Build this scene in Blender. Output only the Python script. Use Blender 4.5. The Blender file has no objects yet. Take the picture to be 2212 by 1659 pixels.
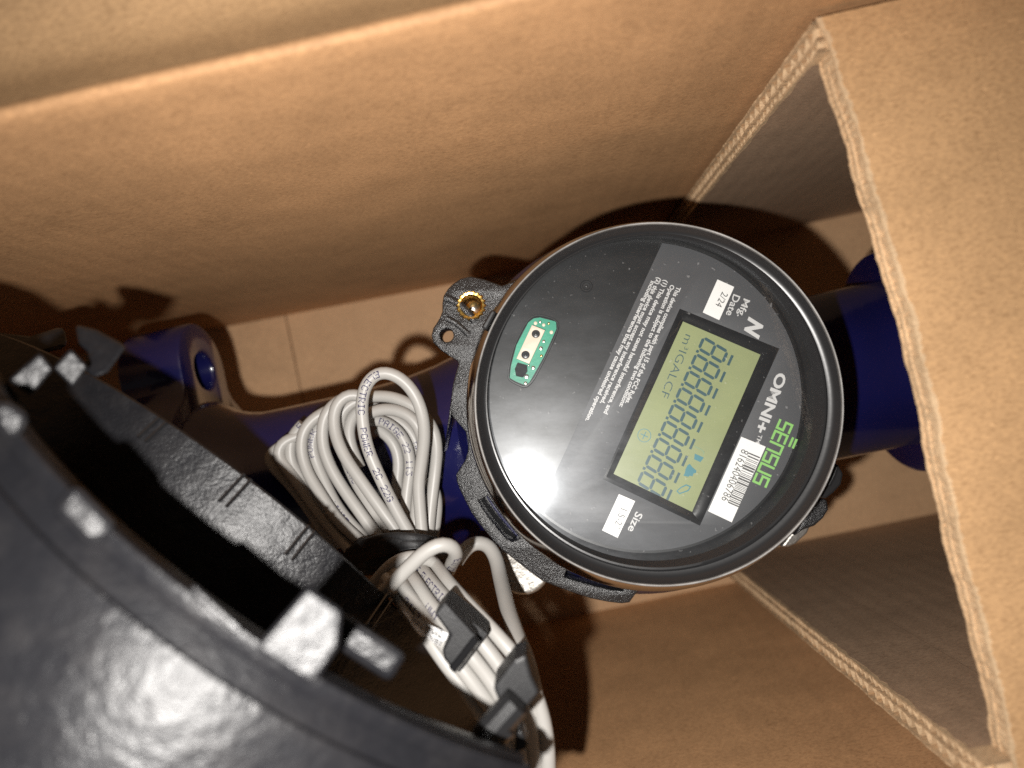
import bpy, bmesh, math, random
from mathutils import Vector, Matrix, Quaternion
random.seed(7)
S = 0.001                       # everything below is written in millimetres
C = bpy.context.scene.collection
R = math.radians

# ------------------------------------------------------------------ camera
FPX, PPX, PPY, NX, NY, CAMH = 1534.0, 1106.0, 829.5, 1161.0, 872.0, 430.0   # pixels of a 2212 px wide frame
cam_d = bpy.data.cameras.new("camera")
cam = bpy.data.objects.new("camera", cam_d)
C.objects.link(cam)
cam_d.sensor_width = 36.0
cam_d.lens = 36.0 * FPX / 2212.0
cam_d.clip_start = 0.005
cam_d.clip_end = 20.0
nad = Vector(((NX - PPX) / FPX, -(NY - PPY) / FPX, -1.0)).normalized()
Q = nad.rotation_difference(Vector((0, 0, -1)))
cam.rotation_mode = 'QUATERNION'
cam.rotation_quaternion = Q
cam.location = (0, 0, CAMH * S)
cam_d.dof.use_dof = True
cam_d.dof.focus_distance = 0.236
cam_d.dof.aperture_fstop = 6.3
bpy.context.scene.camera = cam

# ------------------------------------------------------------------ world and the phone's flash
w = bpy.data.worlds.new("World")
bpy.context.scene.world = w
w.use_nodes = True
w.node_tree.nodes["Background"].inputs[0].default_value = (1.0, 0.93, 0.85, 1)
w.node_tree.nodes["Background"].inputs[1].default_value = 0.045
ld = bpy.data.lights.new("flash_lamp", 'SPOT')
ld.energy = 4.1
ld.color = (1.0, 0.965, 0.92)
ld.shadow_soft_size = 0.003
ld.spot_size = R(136)
ld.spot_blend = 1.0
lo = bpy.data.objects.new("flash_lamp", ld)
C.objects.link(lo)
lo.location = (-25 * S, -25 * S, 432 * S)
lo.rotation_euler = (R(-2), R(-4), 0)
sc = bpy.context.scene
sc.view_settings.view_transform = 'Standard'
sc.view_settings.look = 'None'
sc.view_settings.exposure = 0.0
sc.view_settings.gamma = 1.0
try:
    sc.cycles.use_denoising = False
    sc.cycles.sample_clamp_indirect = 1.5
    sc.cycles.caustics_reflective = False
    sc.cycles.caustics_refractive = False
    sc.cycles.blur_glossy = .6
except Exception:
    pass


def P(px, py, z):
    """the point at height z (mm) on the sight line of a pixel"""
    d = Q @ Vector(((px - PPX) / FPX, -(py - PPY) / FPX, -1.0))
    k = (z - CAMH) / d.z
    return Vector((d.x * k, d.y * k, z))


# ------------------------------------------------------------------ node helpers
def new_mat(name):
    m = bpy.data.materials.new(name)
    m.use_nodes = True
    nt = m.node_tree
    return m, nt, nt.nodes["Principled BSDF"]


def nd(nt, t, **kw):
    n = nt.nodes.new(t)
    for k, v in kw.items():
        if k.startswith('i_'):
            n.inputs[k[2:].replace('_', ' ')].default_value = v
        else:
            setattr(n, k, v)
    return n


def noise(nt, scale, detail=3, rough=.5, stretch=(1, 1, 1), coord='Object'):
    tc = nd(nt, 'ShaderNodeTexCoord')
    mp = nd(nt, 'ShaderNodeMapping')
    mp.inputs['Scale'].default_value = stretch
    nz = nd(nt, 'ShaderNodeTexNoise')
    nz.inputs['Scale'].default_value = scale
    nz.inputs['Detail'].default_value = detail
    nz.inputs['Roughness'].default_value = rough
    nt.links.new(tc.outputs[coord], mp.inputs[0])
    nt.links.new(mp.outputs[0], nz.inputs['Vector'])
    return nz.outputs['Fac']


def ramp(nt, fac, stops):
    r = nd(nt, 'ShaderNodeValToRGB')
    els = r.color_ramp.elements
    while len(els) < len(stops):
        els.new(.5)
    for e, (p, c) in zip(els, stops):
        e.position = p
        e.color = (c[0], c[1], c[2], 1) if not isinstance(c, (int, float)) else (c, c, c, 1)
    nt.links.new(fac, r.inputs[0])
    return r.outputs[0]


def mixc(nt, fac, a, b, mode='MIX'):
    m = nd(nt, 'ShaderNodeMix', data_type='RGBA', blend_type=mode)
    for sock, v in ((0, fac), (6, a), (7, b)):
        if hasattr(v, 'node'):
            nt.links.new(v, m.inputs[sock])
        elif sock == 0:
            m.inputs[0].default_value = v
        else:
            m.inputs[sock].default_value = (v[0], v[1], v[2], 1)
    return m.outputs[2]


def bump(nt, b, h, strength, dist, prev=None):
    n = nd(nt, 'ShaderNodeBump')
    n.inputs['Strength'].default_value = strength
    n.inputs['Distance'].default_value = dist * S
    nt.links.new(h, n.inputs['Height'])
    if prev is not None:
        nt.links.new(prev, n.inputs['Normal'])
    nt.links.new(n.outputs[0], b.inputs['Normal'])
    return n.outputs[0]


def kraft(name, col, flute=None, mottle=.15, spec=.25):
    m, nt, b = new_mat(name)
    big = noise(nt, 40, 5, .7, (.8, 1, 1.2))
    fib = noise(nt, 1250, 5, .75, (.5, 1.1, 1.1))
    fine = noise(nt, 1500, 2, .6, (.22, 1, 1))
    d = tuple(c * (1 - mottle) for c in col)
    l = tuple(min(1, c * (1 + mottle * .8)) for c in col)
    c1 = ramp(nt, big, [(.3, d), (.7, l)])
    c2 = ramp(nt, fib, [(.30, (.63, .58, .53)), (.5, (1, 1, 1)), (.70, (1.28, 1.26, 1.2))])
    c = mixc(nt, .85, c1, c2, 'MULTIPLY')
    sp = ramp(nt, fine, [(.66, (0, 0, 0)), (.74, (1, 1, 1))])
    c = mixc(nt, sp, c, tuple(min(1, x * 1.35) for x in col))
    nt.links.new(c, b.inputs['Base Color'])
    b.inputs['Roughness'].default_value = .62
    b.inputs['Specular IOR Level'].default_value = spec
    n = bump(nt, b, fib, .35, .12)
    if flute:
        tc = nd(nt, 'ShaderNodeTexCoord')
        wv = nd(nt, 'ShaderNodeTexWave', wave_type='BANDS', bands_direction=flute)
        wv.inputs['Scale'].default_value = 38
        wv.inputs['Distortion'].default_value = .35
        wv.inputs['Detail'].default_value = 1
        nt.links.new(tc.outputs['Object'], wv.inputs[0])
        n = bump(nt, b, wv.outputs['Fac'], .24, .3, n)
    return m


def simple(name, col, rough=.4, metal=0, spec=.5, coat=0, nscale=None, nstr=.3, ndist=.2, vary=.0, ior=None):
    m, nt, b = new_mat(name)
    b.inputs['Base Color'].default_value = (*col, 1)
    b.inputs['Roughness'].default_value = rough
    b.inputs['Metallic'].default_value = metal
    b.inputs['Specular IOR Level'].default_value = spec
    b.inputs['Coat Weight'].default_value = coat
    b.inputs['Coat Roughness'].default_value = .05
    if vary:
        f = noise(nt, 60, 4, .6)
        c = ramp(nt, f, [(.3, tuple(x * (1 - vary) for x in col)), (.7, tuple(min(1, x * (1 + vary)) for x in col))])
        nt.links.new(c, b.inputs['Base Color'])
    if nscale:
        bump(nt, b, noise(nt, nscale, 3, .6), nstr, ndist)
    return m


M = {}
M['wall'] = kraft('kraft_wall', (.50, .280, .138), 'X')
M['floor'] = kraft('kraft_floor', (.60, .375, .21), None, .10)
M['flap'] = kraft('kraft_flap', (.47, .29, .15), None, .14)
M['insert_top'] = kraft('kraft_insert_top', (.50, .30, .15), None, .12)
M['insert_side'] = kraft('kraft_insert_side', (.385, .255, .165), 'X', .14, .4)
M['edge'] = kraft('kraft_cut_edge', (.56, .39, .235), None, .2, .2)

# black moulded plastic with a pebbled grain that sparkles under the flash
def pebble(name, col, rough, scale, strength, dist, spec=.5, dust=0.0, coarse=0.0):
    m, nt, b = new_mat(name)
    b.inputs['Base Color'].default_value = (*col, 1)
    b.inputs['Specular IOR Level'].default_value = spec
    f = noise(nt, scale, 3, .65)
    g = noise(nt, 45, 4, .6)
    rr = ramp(nt, g, [(.3, rough * .8), (.7, min(1, rough * 1.25))])
    nt.links.new(rr, b.inputs['Roughness'])
    if dust:
        h = noise(nt, 110, 6, .75)
        k = ramp(nt, h, [(.45, (0, 0, 0)), (.72, (dust, dust, dust))])
        c = mixc(nt, k, col, (.30, .27, .25))
        nt.links.new(c, b.inputs['Base Color'])
    n_ = bump(nt, b, f, strength, dist)
    if coarse:
        bump(nt, b, noise(nt, 110, 4, .65), coarse, 1.0, n_)
    return m


M['bracket'] = pebble('black_pebbled_plastic', (.018, .018, .019), .27, 1700, .9, .30, .6)
M['housing'] = pebble('black_housing_plastic', (.010, .010, .0118), .34, 1300, .6, .24, .33, .03, .65)
M['housing_near'] = pebble('black_housing_grain', (.010, .010, .0118), .33, 420, .70, .36, .24, .03, .30)
M['hook'] = pebble('black_hook_plastic', (.014, .014, .015), .36, 1500, .4, .14, .5)
M['gloss_black'] = simple('glossy_black_plastic', (.012, .012, .013), .12, 0, .6, .3, 900, .05, .1)
M['satin_black'] = simple('satin_black_plastic', (.017, .017, .018), .32, 0, .5, 0, 700, .12, .1)
M['skirt'] = simple('polished_steel_band', (.62, .585, .55), .16, 1, .5, 0, 300, .04, .2)
M['rim_scuff'] = simple('scuffed_rim_metal', (.24, .23, .22), .34, .6, .5, 0, 700, .15, .1, .5)
M['face_grey'] = simple('grey_face_print', (.085, .087, .093), .5, 0, .3, 0, 1500, .08, .1)
M['face_black'] = simple('black_face_plastic', (.012, .0122, .013), .38, 0, .35)
M['white'] = simple('white_print', (.58, .58, .58), .5)
M['sticker'] = simple('white_sticker', (.86, .86, .85), .45)
M['ink'] = simple('black_ink', (.10, .10, .10), .5)
M['green'] = simple('green_print', (.24, .52, .14), .5)
M['lcd'] = simple('lcd_backing', (.275, .31, .155), .35, 0, .4, 0, None, 0, 0, .07)
M['segment'] = simple('lcd_segment', (.035, .085, .10), .4)
M['segment_icon'] = simple('lcd_icon', (.05, .20, .24), .4)
M['lcd_icon_faint'] = simple('lcd_faint_segment', (.22, .30, .17), .4)
M['pcb'] = simple('green_circuit_board', (.03, .30, .19), .4, 0, .5, 0, 900, .2, .2, .25)
M['beige'] = simple('beige_component', (.72, .62, .50), .5)
M['solder'] = simple('solder', (.75, .72, .66), .25, 1)
M['brass'] = simple('brass', (.85, .56, .16), .22, 1, .5, 0, 1200, .2, .15)
M['seal'] = simple('pressed_lead_seal', (.34, .325, .30), .40, .8, .5, 0, 420, .6, .4)
M['cable'] = simple('cable_jacket', (.37, .358, .338), .42, 0, .45, 0, 900, .06, .1, .05)
M['cable_ink'] = simple('cable_ink', (.025, .02, .075), .5)
M['tie'] = pebble('black_tie_band', (.012, .012, .013), .62, 500, .6, .5)
M['paper'] = simple('paper_tag', (.84, .83, .82), .55)


def blue_paint():
    m, nt, b = new_mat('blue_epoxy_paint')
    b.inputs['Base Color'].default_value = (.011, .012, .11, 1)
    b.inputs['Roughness'].default_value = .22
    b.inputs['Specular IOR Level'].default_value = .5
    b.inputs['Coat Weight'].default_value = .6
    b.inputs['Coat Roughness'].default_value = .06
    f = noise(nt, 260, 4, .6)
    c = ramp(nt, noise(nt, 30, 3), [(.3, (.005, .0054, .040)), (.7, (.007, .0075, .060))])
    nt.links.new(c, b.inputs['Base Color'])
    n = bump(nt, b, f, .25, .35)
    nt.links.new(n, b.inputs['Coat Normal'])
    return m


M['blue'] = blue_paint()


def lens_glass():
    m = bpy.data.materials.new('dusty_cover_glass')
    m.use_nodes = True
    nt = m.node_tree
    nt.nodes.clear()
    out = nd(nt, 'ShaderNodeOutputMaterial')
    tr = nd(nt, 'ShaderNodeBsdfTransparent')
    tr.inputs[0].default_value = (.97, .975, .97, 1)
    gl = nd(nt, 'ShaderNodeBsdfGlossy')
    gl.inputs['Roughness'].default_value = .015
    hz = nd(nt, 'ShaderNodeBsdfGlossy')
    hz.inputs['Roughness'].default_value = .12
    hz.inputs[0].default_value = (.9, .95, 1, 1)
    fr = nd(nt, 'ShaderNodeFresnel')
    fr.inputs[0].default_value = 1.45
    m1 = nd(nt, 'ShaderNodeMixShader')
    nt.links.new(fr.outputs[0], m1.inputs[0])
    nt.links.new(tr.outputs[0], m1.inputs[1])
    nt.links.new(gl.outputs[0], m1.inputs[2])
    d = noise(nt, 55, 6, .65)
    k = ramp(nt, d, [(.30, .012), (.72, .045)])
    m2 = nd(nt, 'ShaderNodeMixShader')
    nt.links.new(k, m2.inputs[0])
    nt.links.new(m1.outputs[0], m2.inputs[1])
    nt.links.new(hz.outputs[0], m2.inputs[2])
    hz2 = nd(nt, 'ShaderNodeBsdfGlossy')
    hz2.inputs['Roughness'].default_value = .42
    hz2.inputs[0].default_value = (.92, .95, 1, 1)
    m2b = nd(nt, 'ShaderNodeMixShader')
    smear = noise(nt, 38, 6, .7, (1, 2.2, 1))
    nt.links.new(ramp(nt, smear, [(.36, .010), (.70, .028)]), m2b.inputs[0])
    nt.links.new(m2.outputs[0], m2b.inputs[1])
    nt.links.new(hz2.outputs[0], m2b.inputs[2])
    df = nd(nt, 'ShaderNodeBsdfDiffuse')
    df.inputs[0].default_value = (.7, .7, .7, 1)
    sp = noise(nt, 620, 2, .5)
    k2 = ramp(nt, sp, [(.70, .0), (.76, .14)])
    m3 = nd(nt, 'ShaderNodeMixShader')
    nt.links.new(k2, m3.inputs[0])
    nt.links.new(m2b.outputs[0], m3.inputs[1])
    nt.links.new(df.outputs[0], m3.inputs[2])
    nt.links.new(m3.outputs[0], out.inputs[0])
    return m


M['glass'] = lens_glass()


# ------------------------------------------------------------------ object helpers
def thing(name, label, cat, loc=(0, 0, 0), rotz=0, group=None):
    o = bpy.data.objects.new(name, None)
    o.empty_display_size = .02
    C.objects.link(o)
    o.location = Vector(loc) * S
    o.rotation_euler = (0, 0, rotz)
    o['label'] = label
    o['category'] = cat
    if group:
        o['group'] = group
    return o


def local(root):
    """matrix from world mm to the root's own mm"""
    chain = []
    while root is not None:
        chain.append(root)
        root = root.parent
    m = Matrix.Identity(4)
    for r in reversed(chain):
        m = m @ (Matrix.Translation(r.location / S) @ r.rotation_euler.to_matrix().to_4x4())
    return m.inverted()


TILT = None                      # set while the slightly leaning register is built


def mk(name, verts, faces, mat, parent=None, smooth=True, world=True, bevel=0, sharp=35):
    """one mesh object; verts in mm, world space (or the parent's own when world is False)"""
    if TILT is not None:
        verts = [TILT @ Vector(v) for v in verts]
    L = local(parent) if (world and parent is not None) else Matrix.Identity(4)
    me = bpy.data.meshes.new(name)
    me.from_pydata([tuple((L @ Vector(v)) * S) for v in verts], [], faces)
    me.validate()
    bm = bmesh.new()
    bm.from_mesh(me)
    bmesh.ops.remove_doubles(bm, verts=bm.verts, dist=1e-7)
    bmesh.ops.recalc_face_normals(bm, faces=bm.faces)
    bm.to_mesh(me)
    bm.free()
    me.materials.append(mat)
    if smooth:
        me.polygons.foreach_set('use_smooth', [True] * len(me.polygons))
        me.set_sharp_from_angle(angle=R(sharp))
    o = bpy.data.objects.new(name, me)
    C.objects.link(o)
    if parent is not None:
        o.parent = parent
    if bevel:
        b = o.modifiers.new('bevel', 'BEVEL')
        b.width = bevel * S
        b.segments = 2
        b.limit_method = 'ANGLE'
        b.angle_limit = R(40)
    return o


def ring_loft(rings, close=True):
    """rings: lists of points of one length -> quads"""
    n = len(rings[0])
    v = [p for r in rings for p in r]
    f = []
    for i in range(len(rings) - 1):
        for j in range(n if close else n - 1):
            a, b = i * n + j, i * n + (j + 1) % n
            f.append((a, b, b + n, a + n))
    return v, f


def lathe(prof, cx, cy, seg=96, cap0=False, cap1=False):
    """prof: (r, z[, dx, dy])"""
    rings = []
    for p in prof:
        dx, dy = (p[2], p[3]) if len(p) > 2 else (0, 0)
        rings.append([(cx + dx + p[0] * math.cos(t), cy + dy + p[0] * math.sin(t), p[1])
                      for t in (2 * math.pi * j / seg for j in range(seg))])
    v, f = ring_loft(rings)
    if cap0:
        f.append(tuple(range(seg)))
    if cap1:
        f.append(tuple(range(len(v) - seg, len(v))))
    return v, f


def prism(poly, top, bot):
    """poly: 2-d points; top/bot: functions (x, y) -> Vector"""
    n = len(poly)
    v = [top(*p) for p in poly] + [bot(*p) for p in poly]
    f = [tuple(range(n)), tuple(range(n, 2 * n))]
    f += [(i, (i + 1) % n, (i + 1) % n + n, i + n) for i in range(n)]
    return v, f


def join(*vfs):
    V, F = [], []
    for v, f in vfs:
        k = len(V)
        V += list(v)
        F += [tuple(i + k for i in q) for q in f]
    return V, F


def catmull(pts, step=1.2):
    pts = [Vector(p) for p in pts]
    ext = [pts[0] * 2 - pts[1]] + pts + [pts[-1] * 2 - pts[-2]]
    out = []
    for i in range(1, len(ext) - 2):
        p0, p1, p2, p3 = ext[i - 1:i + 3]
        n = max(2, int((p2 - p1).length / step))
        for k in range(n):
            t = k / n
            out.append(.5 * ((2 * p1) + (p2 - p0) * t + (2 * p0 - 5 * p1 + 4 * p2 - p3) * t * t
                             + (3 * p1 - p0 - 3 * p2 + p3) * t ** 3))
    out.append(pts[-1])
    for _ in range(3):
        out = [out[0]] + [(out[i - 1] + out[i] * 2 + out[i + 1]) / 4 for i in range(1, len(out) - 1)] + [out[-1]]
    return out


def frames(path, up=Vector((0, 0, 1))):
    fr = []
    last = None
    for i, p in enumerate(path):
        T = (path[min(i + 1, len(path) - 1)] - path[max(i - 1, 0)]).normalized()
        if last is None:
            N = (up - T * up.dot(T))
            if N.length < .1:
                N = T.orthogonal()
        else:
            N = last - T * last.dot(T)
            U = up - T * up.dot(T)
            N = N.normalized() + U * .25
            N = N - T * N.dot(T)
        N.normalize()
        last = N
        fr.append((p, T, N, T.cross(N)))
    return fr


def tube(path, r, seg=14, flat=1.0):
    fr = frames(path)
    rings = [[p + N * (r * flat * math.cos(a)) + B * (r * math.sin(a)) for a in (2 * math.pi * j / seg for j in range(seg))]
             for p, T, N, B in fr]
    v, f = ring_loft(rings)
    f.append(tuple(range(seg)))
    f.append(tuple(range(len(v) - seg, len(v))))
    return v, f


_fonts = {}


def glyphs(s, bold=0.0, shear=0.0):
    """outline text as a flat mesh: verts (x, y) and faces, with its box"""
    cu = bpy.data.curves.new('lettering', 'FONT')
    cu.body = s
    cu.offset = bold
    cu.shear = shear
    cu.resolution_u = 3
    o = bpy.data.objects.new('lettering', cu)
    C.objects.link(o)
    bpy.context.view_layer.update()
    dg = bpy.context.evaluated_depsgraph_get()
    me = o.evaluated_get(dg).to_mesh()
    v = [(p.co.x, p.co.y) for p in me.vertices]
    f = [tuple(p.vertices) for p in me.polygons]
    o.evaluated_get(dg).to_mesh_clear()
    bpy.data.objects.remove(o)
    bpy.data.curves.remove(cu)
    xs = [p[0] for p in v]
    ys = [p[1] for p in v]
    return v, f, min(xs), max(xs), min(ys), max(ys)


def text_on(name, s, a, b, h, mat, parent, bold=0.0, shear=0.0, up=Vector((0, 0, 1)), lift=.04, thick=0.0, fixw=None):
    """letters whose mid line runs from point a to point b (world mm), h mm tall"""
    v, f, x0, x1, y0, y1 = glyphs(s, bold, shear)
    X = (b - a)
    L = X.length if fixw is None else fixw
    X.normalize()
    Y = up.cross(X).normalized()
    pts = [a + X * ((x - x0) / (x1 - x0) * L) + Y * (((y - y0) / (y1 - y0) - .5) * h) + up * (lift + thick) for x, y in v]
    if thick:
        n = len(pts)
        low = [p - up * thick for p in pts]
        cnt = {}
        for q in f:
            for i in range(len(q)):
                e = (q[i], q[(i + 1) % len(q)])
                k = tuple(sorted(e))
                cnt.setdefault(k, []).append(e)
        side = [(e[0][1], e[0][0], e[0][0] + n, e[0][1] + n) for e in cnt.values() if len(e) == 1]
        return mk(name, pts + low, f + side, mat, parent, smooth=False)
    return mk(name, pts, f, mat, parent, smooth=False)


def flat_poly(name, pts, mat, parent, thick=.15, down=Vector((0, 0, -1)), bevel=0):
    n = len(pts)
    v = list(pts) + [p + down * thick for p in pts]
    f = [tuple(range(n)), tuple(range(n, 2 * n))] + [(i, (i + 1) % n, (i + 1) % n + n, i + n) for i in range(n)]
    return mk(name, v, f, mat, parent, smooth=False, bevel=bevel)


def plate_with_holes(name, outer, holes, z0, z1, mat, parent, bevel=.6):
    """a plate cut from world-mm outlines, holes left open"""
    cu = bpy.data.curves.new(name, 'CURVE')
    cu.dimensions = '2D'
    cu.fill_mode = 'BOTH'
    cu.extrude = (z1 - z0) / 2 * S - bevel * S
    cu.bevel_depth = bevel * S
    cu.bevel_resolution = 1
    for poly in [outer] + holes:
        sp = cu.splines.new('POLY')
        sp.points.add(len(poly) - 1)
        for p, q in zip(sp.points, poly):
            p.co = (q[0] * S, q[1] * S, 0, 1)
        sp.use_cyclic_u = True
    o = bpy.data.objects.new(name, cu)
    C.objects.link(o)
    bpy.context.view_layer.update()
    dg = bpy.context.evaluated_depsgraph_get()
    me = bpy.data.meshes.new_from_object(o.evaluated_get(dg))
    bpy.data.objects.remove(o)
    bpy.data.curves.remove(cu)
    v = [(q.co.x / S, q.co.y / S, q.co.z / S + (z0 + z1) / 2) for q in me.vertices]
    f = [tuple(q.vertices) for q in me.polygons]
    bpy.data.meshes.remove(me)
    return mk(name, v, f, mat, parent, sharp=30)


def smooth_loop(pts, it=2):
    """Chaikin corner cutting of a closed outline"""
    for _ in range(it):
        q = []
        for i in range(len(pts)):
            a, b = Vector(pts[i]), Vector(pts[(i + 1) % len(pts)])
            q += [a * .75 + b * .25, a * .25 + b * .75]
        pts = q
    return pts


def circle(cx, cy, r, n=32):
    return [(cx + r * math.cos(2 * math.pi * k / n), cy + r * math.sin(2 * math.pi * k / n)) for k in range(n)]


# ------------------------------------------------------------------ the cardboard box (its own axes: u along the meter, v across)
ANG = R(12)
box = thing('cardboard_box', 'open brown corrugated cardboard box around the blue water meter', 'box', (0, 0, 0), ANG)
WALLH = 283.0


def wob(u, z, k=0):
    return .9 * math.sin(u * .021 + k) * math.sin(z * .017 + 1 + k) + .5 * math.sin(u * .05 + z * .013 + 2 * k)


def upper_v(u, z):
    base = 82.0 if u > -28 else 82.0 + (-28 - u) * .028
    t = z / WALLH
    return base * (1 - t) + 82.0 * t + wob(u, z) * (1 - abs(2 * t - 1)) * .8 + .6 * t


# the far long wall: inner face, fold at the top and the flap that lies outward
prof_flap = [(0, 283.6), (.5, 284.7), (1.6, 285.1), (3.0, 284.5), (6, 282.2), (10, 279.2), (15, 276.6), (21, 275.6), (30, 277), (46, 283), (90, 306)]
us = [-340 + 10 * i for i in range(63)]
rings = []
for z in [0, 20, 45, 70, 95, 120, 145, 170, 195, 220, 245, 265, 276]:
    rings.append([(u, upper_v(u, z), z) for u in us])
for dv, z in prof_flap[:4]:
    rings.append([(u, upper_v(u, 283) + dv, z + .25 * math.sin(u * .06)) for u in us])
rings_in = rings
v, f = ring_loft(rings, close=False)
back = [[(u, upper_v(u, z) + 4.5, z) for u in us] for z in (281, 140, 0)]
v2, f2 = ring_loft([rings[-1]] + back, close=False)
mk('wall', *join((v, f), (v2, f2)), M['wall'], box, world=False, sharp=60)
rings = [[(u, upper_v(u, 283) + dv, z + .25 * math.sin(u * .06) + (.5 * math.sin(u * .017 + dv * .03) if dv > 12 else 0)) for u in us]
         for dv, z in prof_flap[3:]]
low = [[(u, vv, zz - 4) for u, vv, zz in r] for r in reversed(rings)]
v, f = ring_loft(rings + low, close=False)
mk('flap', v, f, M['flap'], box, world=False, sharp=60)


def lower_v(u, z):
    return -128.5 - z * .13 + wob(u, z, 2) * .7


rings = [[(u, lower_v(u, z), z) for u in us] for z in range(0, 284, 20)]
outr = [[(u, vv - 4.5, z) for u, vv, z in r] for r in reversed(rings)]
v, f = ring_loft(rings + outr, close=False)
mk('wall', v, f, M['wall'], box, world=False, sharp=60)
for uu in (-336, 276):
    g = [[(uu + .6 * math.sin(z * .03), -150 + i * 24, z) for i in range(10)] for z in range(0, 284, 40)]
    h = [[(x + (4 if uu > 0 else -4), y, z) for x, y, z in r] for r in reversed(g)]
    v, f = ring_loft(g + h, close=False)
    mk('wall', v, f, M['wall'], box, world=False, sharp=60)


def slab(u0, u1, v0, v1, z0, z1, nu=24, nv=12, amp=.25, seed=0):
    top = [[(u0 + (u1 - u0) * i / nu, v0 + (v1 - v0) * j / nv,
             z1 + amp * math.sin(i * .9 + seed) * math.cos(j * 1.3 + seed)) for j in range(nv + 1)] for i in range(nu + 1)]
    v, f = ring_loft(top, close=False)
    n = len(v)
    v += [(u0, v0, z0), (u0, v1, z0), (u1, v1, z0), (u1, v0, z0)]
    a = [i * (nv + 1) for i in range(nu + 1)]
    b = [i * (nv + 1) + nv for i in range(nu + 1)]
    c = list(range(nv + 1))
    d = list(range(nu * (nv + 1), (nu + 1) * (nv + 1)))
    f += [tuple(a + [n + 3, n]), tuple(b + [n + 2, n + 1]), tuple(c + [n + 1, n]), tuple(d + [n + 2, n + 3]), (n, n + 1, n + 2, n + 3)]
    return v, f


mk('floor_flap', *slab(-336, -140.6, -150, 100, -4.4, -.35, seed=1), M['floor'], box, world=False, sharp=50)
mk('floor_flap', *slab(-139.6, 276, -150, 100, -4.4, 0, 44, 12), M['floor'], box, world=False, sharp=50)
mk('floor_flap', *slab(-336, 276, -150, 100, -9.5, -5.2, 10, 6, 0), M['floor'], box, world=False, sharp=50)

# ------------------------------------------------------------------ the cardboard insert at the right end
ins = thing('cardboard_insert', 'folded cardboard end cap with torn fuzzy edges over the right end of the box', 'cardboard insert', (0, 0, 0), ANG)
rnd = random.Random(3)


def corr_edge(p0, along, inward, thick_dir, length, T, depth, jit=.32, taper=lambda t: 0.0, recess=2.6):
    """the cut edge of double-wall board: three liners and two fluted webs, frayed at the cut"""
    vs, fs = [], []

    def sheet(offs, th, step, fray):
        n = int(length / step)
        A, slow, drift = [], 0.0, 0.0
        for i in range(n + 1):
            s = length * i / n
            o = offs(s)
            if i % 3 == 0:
                drift = rnd.uniform(-jit, jit) * fray
            slow = slow * .6 + drift * .4
            cut = slow + rnd.uniform(-.1, .1) + (.55 if step < 1 else 0) + taper(s / length)
            wv = rnd.uniform(-.06, .06) * fray if 0 < o < T - 1 else 0
            A.append([p0 + along * s + thick_dir * (o + wv) + inward * cut, p0 + along * s + thick_dir * (o + th + wv) + inward * cut,
                      p0 + along * s + thick_dir * (o + th) + inward * (depth + taper(s / length)), p0 + along * s + thick_dir * o + inward * (depth + taper(s / length))])
        v, f = ring_loft(A, close=True)
        k = len(vs)
        vs.extend(v)
        fs.extend(tuple(x + k for x in q) for q in f)

    mid = T * .42
    sheet(lambda s: 0, .75, 1.1, 1.0)
    sheet(lambda s: mid - .3, .6, 1.3, 1.2)
    sheet(lambda s: T - .75, .75, 1.1, 1.0)
    g1 = mid - .3 - .75 - .5
    sheet(lambda s: .75 + g1 * (.5 + .5 * math.sin(s * 2 * math.pi / 3.6)), .45, .45, 1.3)
    core = []
    n_ = int(length / .8)
    for i in range(n_ + 1):
        s_ = length * i / n_
        cut = recess + rnd.uniform(-.25, .25) + taper(s_ / length)
        core.append([p0 + along * s_ + thick_dir * .4 + inward * cut, p0 + along * s_ + thick_dir * (T * .3) + inward * (cut + rnd.uniform(-.3, .3)), p0 + along * s_ + thick_dir * (T * .7) + inward * (cut + rnd.uniform(-.3, .3)),
                     p0 + along * s_ + thick_dir * (T - .4) + inward * cut])
    v, f = ring_loft(core, close=False)
    k0 = len(vs)
    vs.extend(v)
    fs.extend(tuple(x + k0 for x in q) for q in f)
    a2, g2 = mid + .3, T - .75 - mid - .3 - .5
    sheet(lambda s: a2 + g2 * (.5 + .5 * math.sin(s * 2 * math.pi / 5.4 + 1)), .45, .6, 1.3)
    return vs, fs


def liner(p, a, b, na, nb, amp=.2, sd=0):
    return ring_loft([[p + a * (i / na) + b * (j / nb) for j in range(nb + 1)] for i in range(na + 1)], close=False)


UX, VX, ZX = Vector((1, 0, 0)), Vector((0, 1, 0)), Vector((0, 0, 1))
ZT, ED = 251.0, 26.0


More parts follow.
